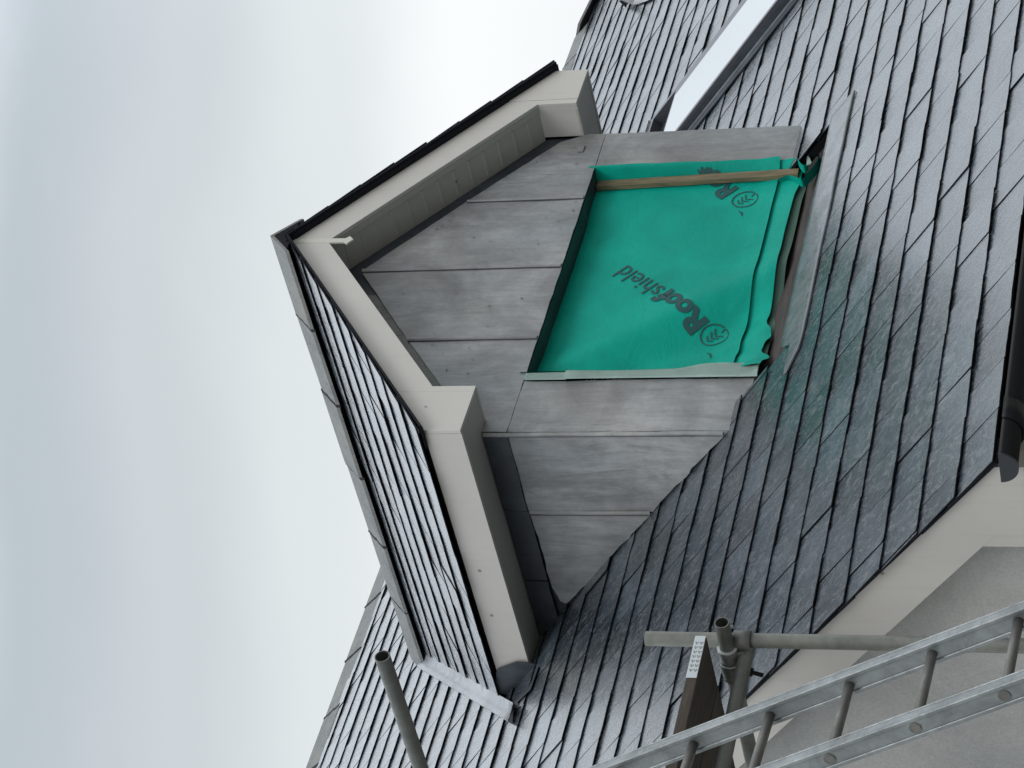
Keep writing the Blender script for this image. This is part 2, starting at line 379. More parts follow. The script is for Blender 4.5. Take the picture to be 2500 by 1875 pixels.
# verge bargeboard and its box end
XB = -3.036
bm = bmesh.new()
def vz(y, d): return roofz(y) - (.023 if d < .045 else d)
prism(bm, [(XB, -1.262, vz(-1.262, .04)), (XB, YR, vz(YR, .04)), (XB, YR, -1.846 + (YR + .611) * AL - .0), (XB, -1.213, -2.372), (XB, -1.262, -2.372 - .045)], (.02, 0, 0)); fixn(bm)
part('bargeboard', bm, M_BOARD, house)
bm = bmesh.new()
prism(bm, [(XB - .002, -1.551, vz(-1.551, .035)), (XB - .002, -1.264, vz(-1.264, .037)), (XB - .002, -1.264, -2.62), (XB - .002, -1.551, -2.62)], (.02, 0, 0))
prism(bm, [(XB + .001, -1.2625, -2.372), (XB + .001, -1.213, -2.3715), (XB + .001, -1.213, -2.62), (XB + .001, -1.2625, -2.62)], (.02, 0, 0)); fixn(bm)
part('box_end', bm, M_BOARD, house)
bm = bmesh.new(); box(bm, XB + .019, 9.5, -1.549, -1.53, -2.72, -2.46); fixn(bm); part('eaves_fascia', bm, M_BOARD, house)
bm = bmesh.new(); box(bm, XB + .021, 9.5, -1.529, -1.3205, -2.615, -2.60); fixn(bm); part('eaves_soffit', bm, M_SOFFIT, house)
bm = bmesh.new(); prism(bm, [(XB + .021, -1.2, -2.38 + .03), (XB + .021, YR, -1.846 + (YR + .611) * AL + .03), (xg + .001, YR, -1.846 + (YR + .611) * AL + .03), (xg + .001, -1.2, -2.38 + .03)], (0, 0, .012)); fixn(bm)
part('verge_soffit', bm, M_SOFFIT, house)

# gutter --------------------------------------------------------------------------
M_GUT = mat('black_pvc', (.006, .0065, .008), .5, 0, .3)
gy, gz, gr_ = -1.632, -2.468, .054
bm = bmesh.new()
def halfpipe(bm, x0, x1, r, th, seg=14):
    a = [];
    for x in (x0, x1):
        o_ = [bm.verts.new((x, gy - r * math.cos(math.pi * i / seg), gz - r * math.sin(math.pi * i / seg))) for i in range(seg + 1)]
        n_ = [bm.verts.new((x, gy - (r - th) * math.cos(math.pi * i / seg), gz - (r - th) * math.sin(math.pi * i / seg))) for i in range(seg + 1)]
        a.append((o_, n_))
    for k in range(2):
        for i in range(seg): bm.faces.new((a[0][k][i], a[0][k][i + 1], a[1][k][i + 1], a[1][k][i]))
    for e in a:
        for i in range(seg): bm.faces.new((e[0][i], e[0][i + 1], e[1][i + 1], e[1][i]))
    for i in (0, seg): bm.faces.new((a[0][0][i], a[1][0][i], a[1][1][i], a[0][1][i]))
halfpipe(bm, -3.125, 9.5, gr_, .004); fixn(bm); gut = part('gutter', bm, M_GUT, house, True)
for q, xq in enumerate((-2.97, -.2, 1.8, 3.8)):
    bm = bmesh.new(); halfpipe(bm, xq, xq + .09, gr_ + .012, .010); fixn(bm); part('gutter_bracket', bm, M_GUT, gut, True)
bm = bmesh.new(); seg = 18
prism(bm, [(-3.131, gy - (gr_ + .003) * math.cos(math.pi * i / seg), gz - (gr_ + .003) * math.sin(math.pi * i / seg)) for i in range(seg + 1)], (.008, 0, 0)); fixn(bm)
M_CAP = mat('end_cap_pvc', (.022, .026, .034), .45)
part('end_cap', bm, M_CAP, gut)

# ------------------------------------------------------------------ dormer
# carcass: sheathing behind the lead, its dark colour partly painted soffit shade
bm = bmesh.new()
T = .10
def rk(x): return .989 - TB * abs(x)
fr = [(WL + .012, -1.14), (XL, -1.14), (XL, ZT), (XR, ZT), (XR, -1.14), (WR - .006, -1.14), (WR - .006, .20), (0, .985), (WL + .012, .145)]
def wallpiece(pts): prism(bm, [(x, .012, z) for x, z in pts], (0, T, 0))
wallpiece([(WL + .012, roofz(0) - .05), (XL, roofz(0) - .05), (XL, ZT), (WL + .012, ZT)])
wallpiece([(XR, roofz(0) - .05), (WR - .006, roofz(0) - .05), (WR - .006, ZT), (XR, ZT)])
wallpiece([(WL + .012, ZT), (WR - .006, ZT), (WR - .006, .19), (0, .985), (WL + .012, .14)])
for xs, xe in ((WL + .012, .05), (WR - .006, -.05)):     # cheeks
    prism(bm, [(xs, T, roofz(T) - .05), (xs, 1.35, roofz(1.35) - .05), (xs, 1.35, .15), (xs, T, .15)], (xe, 0, 0))
fixn(bm)
dw = part('dormer_wall', bm, M_LEAD_DK_SHADE, house)
# head and jamb linings inside the opening, coloured black for the shade there
bm = bmesh.new(); box(bm, XL - .02, XR + .02, T + .013, T + .10, ZT - .0, ZT + .05); box(bm, XL - .05, XL, T + .013, T + .1, -1.1, ZT); box(bm, XR, XR + .05, T + .013, T + .1, -1.1, ZT); fixn(bm)
part('opening_lining', bm, M_GAP_SHADE, dw)

def sheet(name, O3, U3, V3, poly, off=.004, amp=.0035, th=.006, res=.05, m=None, parent=None, label=None, seed=0, edge=.004):
    "a dressed lead sheet: convex polygon in (u,v), gently uneven"
    U3, V3 = Vector(U3), Vector(V3); N3 = U3.cross(V3).normalized(); O3 = Vector(O3)
    if N3.dot(CPOS - O3) < 0: N3 = -N3
    bm = bmesh.new(); xs = [p[0] for p in poly]; ys = [p[1] for p in poly]; x0, x1, y0, y1 = min(xs), max(xs), min(ys), max(ys)
    nx = max(2, int((x1 - x0) / res)); ny = max(2, int((y1 - y0) / res))
    V_ = [[bm.verts.new((x0 + (x1 - x0) * i / nx, y0 + (y1 - y0) * j / ny, 0)) for i in range(nx + 1)] for j in range(ny + 1)]
    for j in range(ny):
        for i in range(nx): bm.faces.new((V_[j][i], V_[j][i + 1], V_[j + 1][i + 1], V_[j + 1][i]))
    ar = sum(poly[i][0] * poly[(i + 1) % len(poly)][1] - poly[(i + 1) % len(poly)][0] * poly[i][1] for i in range(len(poly)))
    P = poly if ar > 0 else poly[::-1]
    for i in range(len(P)):
        a, b = P[i], P[(i + 1) % len(P)]; nn = Vector((b[1] - a[1], -(b[0] - a[0]), 0)).normalized()
        bmesh.ops.bisect_plane(bm, geom=bm.verts[:] + bm.edges[:] + bm.faces[:], plane_co=(a[0], a[1], 0), plane_no=nn, clear_outer=True)
    be = [e for e in bm.edges if e.is_boundary]
    bv = {v for e in be for v in e.verts}
    for v in bm.verts:
        q = Vector((v.co.x * 3 + seed * 7.3, v.co.y * 3 + seed * 3.1, seed)); h = noise.noise(q) * amp + noise.noise(q * 2.7) * amp * .4
        if v in bv and edge:
            w = Vector((v.co.x * 14, v.co.y * 14, seed + 5)); v.co.x += noise.noise(w) * edge; v.co.y += noise.noise(w + Vector((9, 3, 1))) * edge
        v.co = O3 + U3 * v.co.x + V3 * v.co.y + N3 * (off + h)
    r = bmesh.ops.extrude_edge_only(bm, edges=be); nv = [x for x in r['geom'] if isinstance(x, bmesh.types.BMVert)]
    for v in nv: v.co -= N3 * th
    fixn(bm)
    return part(name, bm, m or M_LEAD, parent, False, label)

FO = (0, 0, 0); FU = (1, 0, 0); FV = (0, 0, 1)
def top(x): return .885 - TB * abs(x)
ST = [WL - .001, -.502, .012, .534, WR]
for i in range(4):
    a, b = ST[i] + (.0015 if i else 0), ST[i + 1] - (.0015 if i < 3 else 0)
    p = [(a, ZT + .001), (b, ZT + .001)]
    if i == 0: p += [(b, top(b)), (-1.0, top(-1.0)), (a, -.0 + .02)]
    elif i == 3: p += [(b, -.02), (1.0, top(1.0) - .02), (a, top(a))]
    elif i == 1: p += [(b, top(0.01)), (a, top(a))]
    else: p += [(b, top(b)), (a, top(a))]
    sheet('lead_sheet', FO, FU, FV, p, .004, .003, seed=i, parent=dw)
sheet('lead_sheet', FO, FU, FV, [(XR + .002, roofz(-.07) + .0), (WR, roofz(-.07)), (WR, ZT - .0015), (XR + .002, ZT - .0015)], .002, .003, seed=11, parent=dw)
sheet('lead_sheet', FO, FU, FV, [(WL - .001, roofz(-.07)), (XL - .002, roofz(-.07)), (XL - .002, ZT - .0015), (WL - .001, ZT - .0015)], .002, .004, seed=12, parent=dw)
# return at the right corner so the sheet has body
# welted seams on the front: a low roll and its dark lap line
def seam(x, z0, z1, P=(0, 0), yoff=0, plane='f', w=.011, h=.007, parent=dw):
    bm = bmesh.new(); n = 14; prev = None
    for i in range(n + 1):
        z = z0 + (z1 - z0) * i / n; wob = noise.noise(Vector((x * 5, z * 4, 2))) * .004
        if plane == 'f': c = [(x - w + wob, -.006, z), (x - w * .3 + wob, -.006 - h, z), (x + w * .5 + wob, -.006 - h * .9, z), (x + w + wob, -.004, z)]
        else: c = [(WL - .006, x - w + wob, z), (WL - .006 - h, x - w * .3 + wob, z), (WL - .006 - h * .9, x + w * .5 + wob, z), (WL - .004, x + w + wob, z)]
        vs = [bm.verts.new(q) for q in c]
        if prev:
            for j in range(3): f = bm.faces.new((prev[j], prev[j + 1], vs[j + 1], vs[j])); f.smooth = False
        prev = vs
    # dark line of the lap
    for sgn in (-1,):
        if plane == 'f': quadbox(bm, [(x - w - .004, -.0095, z0), (x - w, -.0095, z0), (x - w, -.0095, z1), (x - w - .004, -.0095, z1), (x - w - .004, -.002, z0), (x - w, -.002, z0), (x - w, -.002, z1), (x - w - .004, -.002, z1)], 1)
        else: quadbox(bm, [(WL - .0095, x + w, z0), (WL - .0095, x + w + .004, z0), (WL - .0095, x + w + .004, z1), (WL - .0095, x + w, z1), (WL - .002, x + w, z0), (WL - .002, x + w + .004, z0), (WL - .002, x + w + .004, z1), (WL - .002, x + w, z1)], 1)
    return part('lead_seam', bm, [M_LEAD, M_SEAM], parent)
for x in (-.502, .012, .534): seam(x, ZT + .004, top(x) - .004)
# left cheek: plane x = WL, u = y, v = z
CO = (WL, 0, 0); CUv = (0, 1, 0)
zc = -.108
sheet('lead_sheet', CO, CUv, FV, [(.0, roofz(0) + .002), (.466, roofz(.466) + .002), (.466, zc), (.0, zc)], .004, .005, edge=.014, seed=21, m=M_LEAD_OLD, parent=dw)
ytip = (zc - Z0) / AL
sheet('lead_sheet', CO, CUv, FV, [(.470, roofz(.470) + .002), (ytip - .08, roofz(ytip - .08) + .006), (ytip - .09, zc - .03), (.90, zc - .01), (.470, zc)], .005, .006, edge=.014, seed=23, m=M_LEAD_OLD, parent=dw)
seam(.467, roofz(.467) + .01, zc - .003, plane='c')
seam(.01, roofz(.0) + .02, ZB - .004, plane='c', w=.010, h=.010)
# upper strip of the cheek, its own sheets, soffit shade put into their dark colour
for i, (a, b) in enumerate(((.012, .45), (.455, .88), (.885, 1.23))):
    sheet('shaded_lead_strip', CO, CUv, FV, [(a, zc + .002), (b, zc + .002), (b, ZB - .003), (a, ZB - .003)], .010 if i % 2 else .013, .003, seed=31 + i, m=M_LEAD_DK_SHADE, parent=dw)
# lead under the left rake, its stronger light put into the grey; small clips
for (x, z) in ((.905, -.02),):
    bm = bmesh.new(); box(bm, x, x + .05, -.0095, -.006, z, z + .03); fixn(bm); part('lead_clip', bm, M_LEAD, dw)

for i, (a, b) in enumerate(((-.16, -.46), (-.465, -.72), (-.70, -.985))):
    sheet('lit_rake_strip', FO, FU, FV, [(b, rk(b) - .112 - .004 * i), (a, rk(a) - .112 - .004 * i), (a, rk(a) - .02), (b, rk(b) - .02)], -.004 + .002 * i, .002, m=M_LIT_STRIP, parent=dw, seed=40 + i)

M_FLECK = mat('plaster_fleck', (.55, .56, .55), .8)
rs = random.Random(3); bm = bmesh.new()
for _ in range(46):
    x = rs.uniform(-1.05, .95); z = rs.uniform(ZT + .02, max(ZT + .03, top(x) - .02))
    if z > top(x): continue
    a_ = rs.uniform(0, 3.1); L_ = rs.uniform(.002, .010); dx_, dz_ = math.cos(a_) * L_, math.sin(a_) * L_; w_ = rs.uniform(.0008, .0025)
    vs = [bm.verts.new((x + sx_ * dx_ + nx_ * w_ * math.sin(a_), -.0100, z + sx_ * dz_ - nx_ * w_ * math.cos(a_))) for sx_, nx_ in ((-1, -.4), (-.2, -1), (1, -.5), (1, .4), (.1, 1), (-1, .5))]
    bm.faces.new(vs)
bmesh.ops.solidify(bm, geom=bm.faces[:], thickness=.001)
part('plaster_flecks', bm, M_FLECK, dw)['kind'] = 'stuff'

# bargeboards, box ends, soffits ---------------------------------------------------
for s in (-1, 1):
    bm = bmesh.new()
    e = .0012 * s
    prism(bm, [(e, -O, ZA), (s * (BI + .035), -O, ZA - (BI + .035) * TB), (s * (BI + .035), -O, ZB + .0), (s * BI, -O, ZB), (s * BI, -O, rk(BI)), (e, -O, .989)], (0, .02, 0))
    bevel(bm, .0015, 1); bb = part('gable_bargeboard', bm, M_BOARD, house)
    bm = bmesh.new()
    prism(bm, [(s * (BI + .037), -O - .002, ZA - (BI + .037) * TB), (s * B, -O - .002, ZA - B * TB), (s * B, -O - .002, ZB - .001), (s * (BI + .037), -O - .002, ZB - .001)], (0, .02, 0))
    bevel(bm, .0015, 1); part('box_end', bm, M_BOARD, bb)
    # rake soffit: from board to wall
    bm = bmesh.new(); n = 15; xa = .0
    pts = lambda x, y: Vector((s * x, y, .989 - TB * x + .004))
    quadbox(bm, [pts(0.002, -O + .021), pts(BI, -O + .021), pts(BI, .02), pts(0.002, .02), pts(0.002, -O + .021) + Vector((0, 0, .012)), pts(BI, -O + .021) + Vector((0, 0, .012)), pts(BI, .02) + Vector((0, 0, .012)), pts(0.002, .02) + Vector((0, 0, .012))])
    x = .06
    while x < BI - .03:                              # raised V joints of the boards
        a = pts(x, -O + .055); b = pts(x, .0)
        quadbox(bm, [a + Vector((0, 0, -.004)), a + Vector((s * .009, 0, -.011)), b + Vector((s * .009, 0, -.011)), b + Vector((0, 0, -.004)), a + Vector((0, 0, .002)), a + Vector((s * .006, 0, -.0025)), b + Vector((s * .006, 0, -.0025)), b + Vector((0, 0, .002))], 0); x += .0765
    a, b = pts(.002, -O + .021), pts(BI, -O + .021)   # edge trim along the board
    quadbox(bm, [a + Vector((0, 0, -.006)), b + Vector((0, 0, -.006)), b + Vector((0, .03, -.006)), a + Vector((0, .03, -.006)), a, b, b + Vector((0, .03, 0)), a + Vector((0, .03, 0))])
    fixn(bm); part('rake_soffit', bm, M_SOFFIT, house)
    # box: inner face, bottom, eave fascia
    yb_l = (ZB - Z0) / AL
    bm = bmesh.new(); box(bm, *sorted((s * (BI + .001), s * (BI + .018))), -O + .0205, -.0005, ZB + .0, rk(BI) + .01)
    box(bm, *sorted((s * (BI - .0005), s * (BI + .001))), -O + .0205, -O + .04, ZB, rk(BI))
    fixn(bm); part('box_cheek', bm, M_BOARD, house)
    bm = bmesh.new(); box(bm, *sorted((s * (BI + .02), s * (B - .021))), -O + .0205, yb_l + .03, ZB + .002, ZB + .016); 
    box(bm, *sorted((s * (BI + .0005), s * (BI + .0195))), -O + .0205, yb_l + .03, ZB + .0005, ZB + .012)
    fixn(bm)
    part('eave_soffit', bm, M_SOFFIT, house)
    bm = bmesh.new(); box(bm, *sorted((s * (B - .02), s * (B - .0005))), -O + .019, yb_l + .02, ZB - .001, .168); fixn(bm)
    part('eave_fascia', bm, M_BOARD, house)
    bm = bmesh.new(); box(bm, *sorted((s * (B - .06), s * (B - .045))), -O + .019, yb_l + .2, .12, ZA - B * TB + .01); fixn(bm)
    part('eave_shade_board', bm, M_GAP_SHADE, house)  # black board added where the eave shade falls above the fascia
# pointed joint trim at the apex
bm = bmesh.new()
prism(bm, [(-.012, -O - .003, 1.17), (.022, -O - .003, 1.17), (.014, -O - .003, .905), (.03, -O - .003, .888), (.004, -O - .003, .862), (-.03, -O - .003, .888), (-.016, -O - .003, .905)], (0, .012, 0)); bevel(bm, .002, 1)
M_TRIM = mat('cream_trim', (.62, .61, .54), .35)
part('apex_trim', bm, M_TRIM, house)

# dormer slopes ----------------------------------------------------------------
CB, SB = math.cos(BET), math.sin(BET)
ZS = 1.209                    # slate plane at x = 0
def valley_y(x): return (ZS - TB * abs(x) - Z0) / AL
for s in (-1, 1):
    # frame: u = y, v up the slope from the eave
    Ud = Vector((0, 1, 0)); Vd = Vector((-s * CB, 0, SB)); Nd = Vector((s * SB, 0, CB)); Od = Vector((s * EX, 0, ZS - TB * EX))
    Lr = EX / CB
    def cl(poly, r, v0, s=s):
        p = clip(poly, -1, 0, O + .045)
        p = clip(p, 0, 1, Lr - .012) if p else p
        # valley: y <= valley_y(x), x = EX - v*CB ; y*AL - TB*v*CB <= ZS - Z0 - TB*EX
        p = clip(p, AL, -TB * CB, ZS - Z0 - TB * EX - .045) if p else p
        return [p] if p else []
    bm = bmesh.new()
    slate_field(bm, Od, Ud, Vd, Nd, 9, -O - .045, 2.8, .2055, .25, cl, 0, half0=(1 if s > 0 else 0))
    dr = part('dormer_slates', bm, [M_SLATE2, M_EDGE], house)
    bm = bmesh.new()
    P = lambda y, v, h: Od + Ud * y + Vd * v + Nd * h
    for (h0, h1, ya, va, vb) in ((-.022, -.05, -O + .022, .03, Lr - .01),):
        yv = lambda v: (ZS - Z0 - TB * EX + TB * CB * v) / AL - .03
        quadbox(bm, [P(ya, va, h0), P(yv(va), va, h0), P(yv(vb), vb, h0), P(ya, vb, h0), P(ya, va, h1), P(yv(va), va, h1), P(yv(vb), vb, h1), P(ya, vb, h1)])
    fixn(bm)
    part('slope_deck', bm, M_DECK, dr)
    # verge undercloak: dark slate strip overhanging the bargeboard, seen from below on the right
    bm = bmesh.new(); v = .002
    while v < Lr - .02:
        L = random.uniform(.30, .42); vb = min(v + L - .003, Lr - .012); j = random.uniform(-.003, .003)
        quadbox(bm, [P(-O - .046 + j, v, -.016), P(-O + .08, v, -.016), P(-O + .08, vb, -.016), P(-O - .046 + j, vb, -.016), P(-O - .046 + j, v, -.024), P(-O + .08, v, -.024), P(-O + .08, vb, -.024), P(-O - .046 + j, vb, -.024)]); v += L
    fixn(bm); part('verge_undercloak', bm, M_EDGE, dr)
    bm = bmesh.new()
    quadbox(bm, [P(-O - .03, .0, -.0245), P(-O + .015, .0, -.0245), P(-O + .015, Lr - .02, -.0245), P(-O - .03, Lr - .02, -.0245), P(-O - .03, .0, -.030), P(-O + .015, .0, -.030), P(-O + .015, Lr - .02, -.030), P(-O - .03, Lr - .02, -.030)])
    fixn(bm); part('verge_mortar', bm, M_EDGE, dr)
yv0 = valley_y(0) + .03
angle_ridge('dormer_ridge_tiles', (0, -O - .045, ZDR - .004), (0, yv0 - .02, ZDR - .004), BET + R(6), BET + R(6), SX, .168, .455, .014, house)
# closing piece behind the front ridge tile
bm = bmesh.new(); prism(bm, [(-.11, -O - .04, 1.155), (0, -O - .04, 1.245), (.11, -O - .04, 1.155), (.06, -O - .04, 1.155), (0, -O - .04, 1.195), (-.06, -O - .04, 1.155)], (0, .05, 0)); fixn(bm)
part('ridge_end_mortar', bm, M_EDGE, house)

# valley leads
for s in (-1, 1):
    a = Vector((s * -.0, valley_y(0), 0)); xe = 1.60
    def vp(x, dx, h):
        "a point beside the valley line: dx to the outside, lying on the main roof, h above"
        y = valley_y(x); return Vector((s * (x + dx), y, roofz(y))) + NR * h
    bm = bmesh.new(); n = 24; rows_ = []
    for i in range(n + 1):
        x = .06 + (xe - .06) * i / n; w = noise.noise(Vector((x * 6, s, 0))) * .004
        rows_.append([bm.verts.new(vp(x, d, h + w)) for d, h in ((-.04, .030), (.0, .020), (.030, .024), (.062, .032), (.070, .026), (.071, .004))])
    for r0, r1 in zip(rows_, rows_[1:]):
        for j in range(5): f = bm.faces.new((r0[j], r0[j + 1], r1[j + 1], r1[j])); f.smooth = True
    for rr in (rows_[0], rows_[-1]): bm.faces.new(rr)
    fixn(bm); part('valley_lead', bm, M_LEAD_LT, house)

# lead saddle over the end of the fascia
q = lambda a, b: (1180 + a / 7.54, 1560 + b / 7.54)
XS = -1.352
def ks(a, b): return pix(*q(a, b), (1, 0, 0), XS)
bm = bmesh.new()
P1 = [ks(250, 570), ks(330, 530), ks(600, 430), ks(870, 450), ks(1015, 490)]
P2 = [onroof(*q(1015, 490), .012), onroof(*q(850, 760), .012), onroof(*q(480, 1060), .014), onroof(*q(400, 1000), .02)]
poly = P1 + [ks(700, 830), ks(500, 1040), ks(300, 1000), ks(220, 780)]
cx_ = sum(poly, Vector()) / len(poly)
prism(bm, poly, (.006, 0, 0))
a1, a2, a3 = ks(1010, 492), ks(700, 830), ks(500, 1040)
b1_, b2_, b3_ = onroof(*q(1012, 520), .01), onroof(*q(870, 930), .008), onroof(*q(600, 1190), .008)
for A_, B_, C_, D_ in ((a1, a2, b2_, b1_), (a2, a3, b3_, b2_)):
    vs = [bm.verts.new(t) for t in (A_, B_, C_, D_)]; bm.faces.new(vs)
fixn(bm); part('lead_saddle', bm, M_LEAD_DK_SHADE, house)

# opening at the foot of the window: dark timber in the gap, lead apron ------------
M_SILL = mat('old_timber', (.05, .042, .036), .8); g = G(M_SILL)
g.l(g.ramp(g.noise(g.coord((1, 6, 6)), 5, 7, .7), [(.3, (.022, .020, .02)), (.55, (.060, .050, .046)), (.75, (.10, .085, .075))]), g.p.inputs['Base Color'])
bm = bmesh.new(); quadbox(bm, [rp3(HX0 - .04, -.33, -.095), rp3(HX1 + .04, -.33, -.095), rp3(HX1 + .04, .05, -.095), rp3(HX0 - .04, .05, -.095), rp3(HX0 - .04, -.33, -.125), rp3(HX1 + .04, -.33, -.125), rp3(HX1 + .04, .05, -.125), rp3(HX0 - .04, .05, -.125)])
fixn(bm); part('opening_board', bm, M_SILL, house)
# the apron: from the gap down over the slates, top edge turned up a little
bm = bmesh.new(); n = 40; rows_ = []
XA0, XA1 = -1.18, .72
for i in range(n + 1):
    x = XA0 + (XA1 - XA0) * i / n; r = []
    yt = -.275 - .065 * sm_((-.93 - x) / .05)
    w = noise.noise(Vector((x * 5, 0, 3))) * .004
    for f, h in ((0, .008), (.12, .0075), (.45, .007), (.9, .006), (1, .0045), (1.0, -.002)):
        y = yt + (-.412 + .06 * sm_((-1.06 - x) / .14) + noise.noise(Vector((x * 3, 1, 3))) * .006 - yt) * f; r.append(bm.verts.new(rp3(x, y, h + w * (1 - f * .5))))
    rows_.append(r)
for r0, r1 in zip(rows_, rows_[1:]):
    for j in range(5): f = bm.faces.new((r0[j], r0[j + 1], r1[j + 1], r1[j])); f.smooth = j < 4
fixn(bm); bmesh.ops.solidify(bm, geom=bm.faces[:], thickness=.003)
part('lead_apron', bm, M_APRON, house)
# ------------------------------------------------------------------ roof window (right)
rw0, rw1, ry0, ry1 = 2.79, 3.55, .10, 1.68
M_ALU = mat('grey_aluminium', (.07, .07, .085), .4, .1)
M_GLASS = mat('window_glass', (.50, .53, .54), .06, 0, 1.0)
bm = bmesh.new()
def rwbox(bm, x0, x1, y0, y1, h0, h1, mi=0): quadbox(bm, [rp3(x0, y0, h0), rp3(x1, y0, h0), rp3(x1, y1, h0), rp3(x0, y1, h0), rp3(x0, y0, h1), rp3(x1, y0, h1), rp3(x1, y1, h1), rp3(x0, y1, h1)], mi)
hf = .055
for (a, b, c_, d_) in ((rw0, rw0 + .04, ry0, ry1), (rw1 - .04, rw1, ry0, ry1), (rw0 + .04, rw1 - .04, ry0, ry0 + .04), (rw0 + .04, rw1 - .04, ry1 - .04, ry1)): rwbox(bm, a, b, c_, d_, -.05, hf)
fixn(bm); rw = part('roof_window', bm, M_ALU, house)
bm = bmesh.new()
for (a, b, c_, d_, t) in ((rw0 - .10, rw0, ry0 - .1, ry1 + .1, 0), (rw1, rw1 + .10, ry0 - .1, ry1 + .1, 0), (rw0, rw1, ry1, ry1 + .14, 0)): rwbox(bm, a, b, c_, d_, .004, .012)
for (a, b, c_, d_) in ((rw0 - .004, rw0, ry0, ry1), (rw1, rw1 + .004, ry0, ry1)): rwbox(bm, a, b, c_, d_, .012, hf - .008)
fixn(bm); part('window_flashing', bm, M_LEAD_DK_SHADE, rw)
bm = bmesh.new(); rwbox(bm, rw0 - .030, rw0 - .024, ry0, ry1, .012, .020); fixn(bm); part('flashing_bead', bm, M_LEAD_LT, rw)
bm = bmesh.new()      # the sash hangs open, its top edge sunk into the frame
def sh(y): return .006 + (ry1 - .10 - y) * .012
sw0, sw1 = rw0 + .005, rw1 - .005
ya, yb = ry0 - .02, ry1 - .25
def sbox(bm, x0, x1, y0, y1, t0, t1, mi=0): quadbox(bm, [rp3(x0, y0, sh(y0) + t0), rp3(x1, y0, sh(y0) + t0), rp3(x1, y1, sh(y1) + t0), rp3(x0, y1, sh(y1) + t0), rp3(x0, y0, sh(y0) + t1), rp3(x1, y0, sh(y0) + t1), rp3(x1, y1, sh(y1) + t1), rp3(x0, y1, sh(y1) + t1)], mi)
for (a, b, c_, d_) in ((sw0, sw0 + .035, ya, yb), (sw1 - .125, sw1, ya, yb), (sw0 + .035, sw1 - .125, ya, ya + .035), (sw0 + .035, sw1 - .125, yb - .015, yb)): sbox(bm, a, b, c_, d_, .0, .05)
fixn(bm); part('sash', bm, M_ALU, rw)
bm = bmesh.new(); sbox(bm, sw0 + .03, sw1 - .12, ya + .03, yb - .012, .020, .051); fixn(bm); part('glass_pane', bm, M_GLASS, rw)
bm = bmesh.new(); rwbox(bm, rw0 + .04, rw1 - .04, ry0 + .04, ry1 - .04, -.10, -.04); fixn(bm)
part('reveal_lining', bm, mat('olive_lining', (.03, .03, .016), .8), rw)
bm = bmesh.new(); rwbox(bm, rw0, rw1, ry1 + .0, ry1 + .012, hf + .001, hf + .012); rwbox(bm, rw0 - .01, rw1 + .02, ry1 + .10, ry1 + .118, .010, .045); fixn(bm); part('top_flashing', bm, M_LEAD_LT, rw)

# crumpled vent flashing high on the slope, mostly above the picture
bm = bmesh.new(); n = 10; grid = []
for j in range(n + 1):
    row = []
    for i in range(n + 1):
        p = onroof(1526 + 66 * i / n + 30 * j / n * (1 - i / n), 24 - 2.2 * i - 60 * j / n)
        h = .014 + .02 * abs(noise.noise(p * 6)) + (.09 if (j <= 1 and i in (2, 3)) else 0)
        row.append(bm.verts.new(p + NR * h))
    grid.append(row)
for j in range(n):
    for i in range(n): bm.faces.new((grid[j][i], grid[j][i + 1], grid[j + 1][i + 1], grid[j + 1][i]))
fixn(bm); bmesh.ops.solidify(bm, geom=bm.faces[:], thickness=.003)
part('vent_flashing', bm, M_LEAD, house)

# ------------------------------------------------------------------ green membrane over the opening
def memb_mat(name, base, sub):
    mt = mat(name, base, .5, 0, .35); g = G(mt); c = g.coord()
    a = g.noise(c, 3.0, 5, .55, .8); f = g.noise(c, 260, 3, .6)
    g.l(g.mixc(.25, g.ramp(a, [(.3, tuple(x * .86 for x in base)), (.7, tuple(x * 1.12 for x in base))]), g.ramp(f, [(.3, gr(.3)), (.7, gr(.7))]), 'OVERLAY'), g.p.inputs['Base Color'])
    g.p.inputs['Specular IOR Level'].default_value = .12
    cre = g.noise(g.coord((1, 1, 1.6), (0, .7, 0)), 2.6, 9, .72, 2.2)
    g.l(g.bump(f, .12, .001, g.bump(cre, .55, .012)), g.p.inputs['Normal']); return mt
M_GREEN = memb_mat('green_membrane', (.002, .35, .265), 0)
M_PALE = memb_mat('pale_membrane', (.52, .66, .61), 0)
M_HEM = memb_mat('thin_green_hem', (.085, .16, .13), 0)
M_INK = mat('black_green_ink', (.006, .075, .075), .6)
mem = root('membrane_sheet', 'emerald green printed roofing membrane covering the dormer window opening', 'membrane', (0, .03, -1.12))
def sm(t): t = max(0, min(1, t)); return t * t * (3 - 2 * t)
def my(x, z):
    "depth of the membrane surface"
    tt = max(0, (ZT - z) / 1.02)
    y = .030 + .085 * (1 - tt) ** 1.5 if tt < 1 else .030

    y += -(y + .012) * sm((-.66 - x) / .085)
    d = Vector((x * 1.3 + z * 1.6, x * .8 - z * .5, 4.2))
    y += noise.noise(d) * .020 * sm((x + .75) / .3) * sm((.6 - x) / .3)
    for k_, w_, c_ in ((.050, .14, .97), (-.022, .10, .70), (.020, .05, 1.18)): y += k_ * math.exp(-((z * .62 + x + c_) / w_) ** 2) * sm((x + .74) / .15) * sm((.45 - x) / .4)
    y += noise.noise(Vector((x * 6, z * 5, 1))) * .0035
    y -= .040 * sm((-.98 - z) / .16)
    t0 = max(0, min(1, (z + 1.11) / (ZT + 1.11)))
    y += (.029 + .070 * t0 - .02 * sm((-1.0 - z) / .15) - y) * sm((x - .46) / .15)
    xr_ = .700 + .055 * t0
    y += -(y + .010 + .02 * sm((-1.0 - z) / .15)) * sm((x - xr_) / (.777 - xr_))
    return y
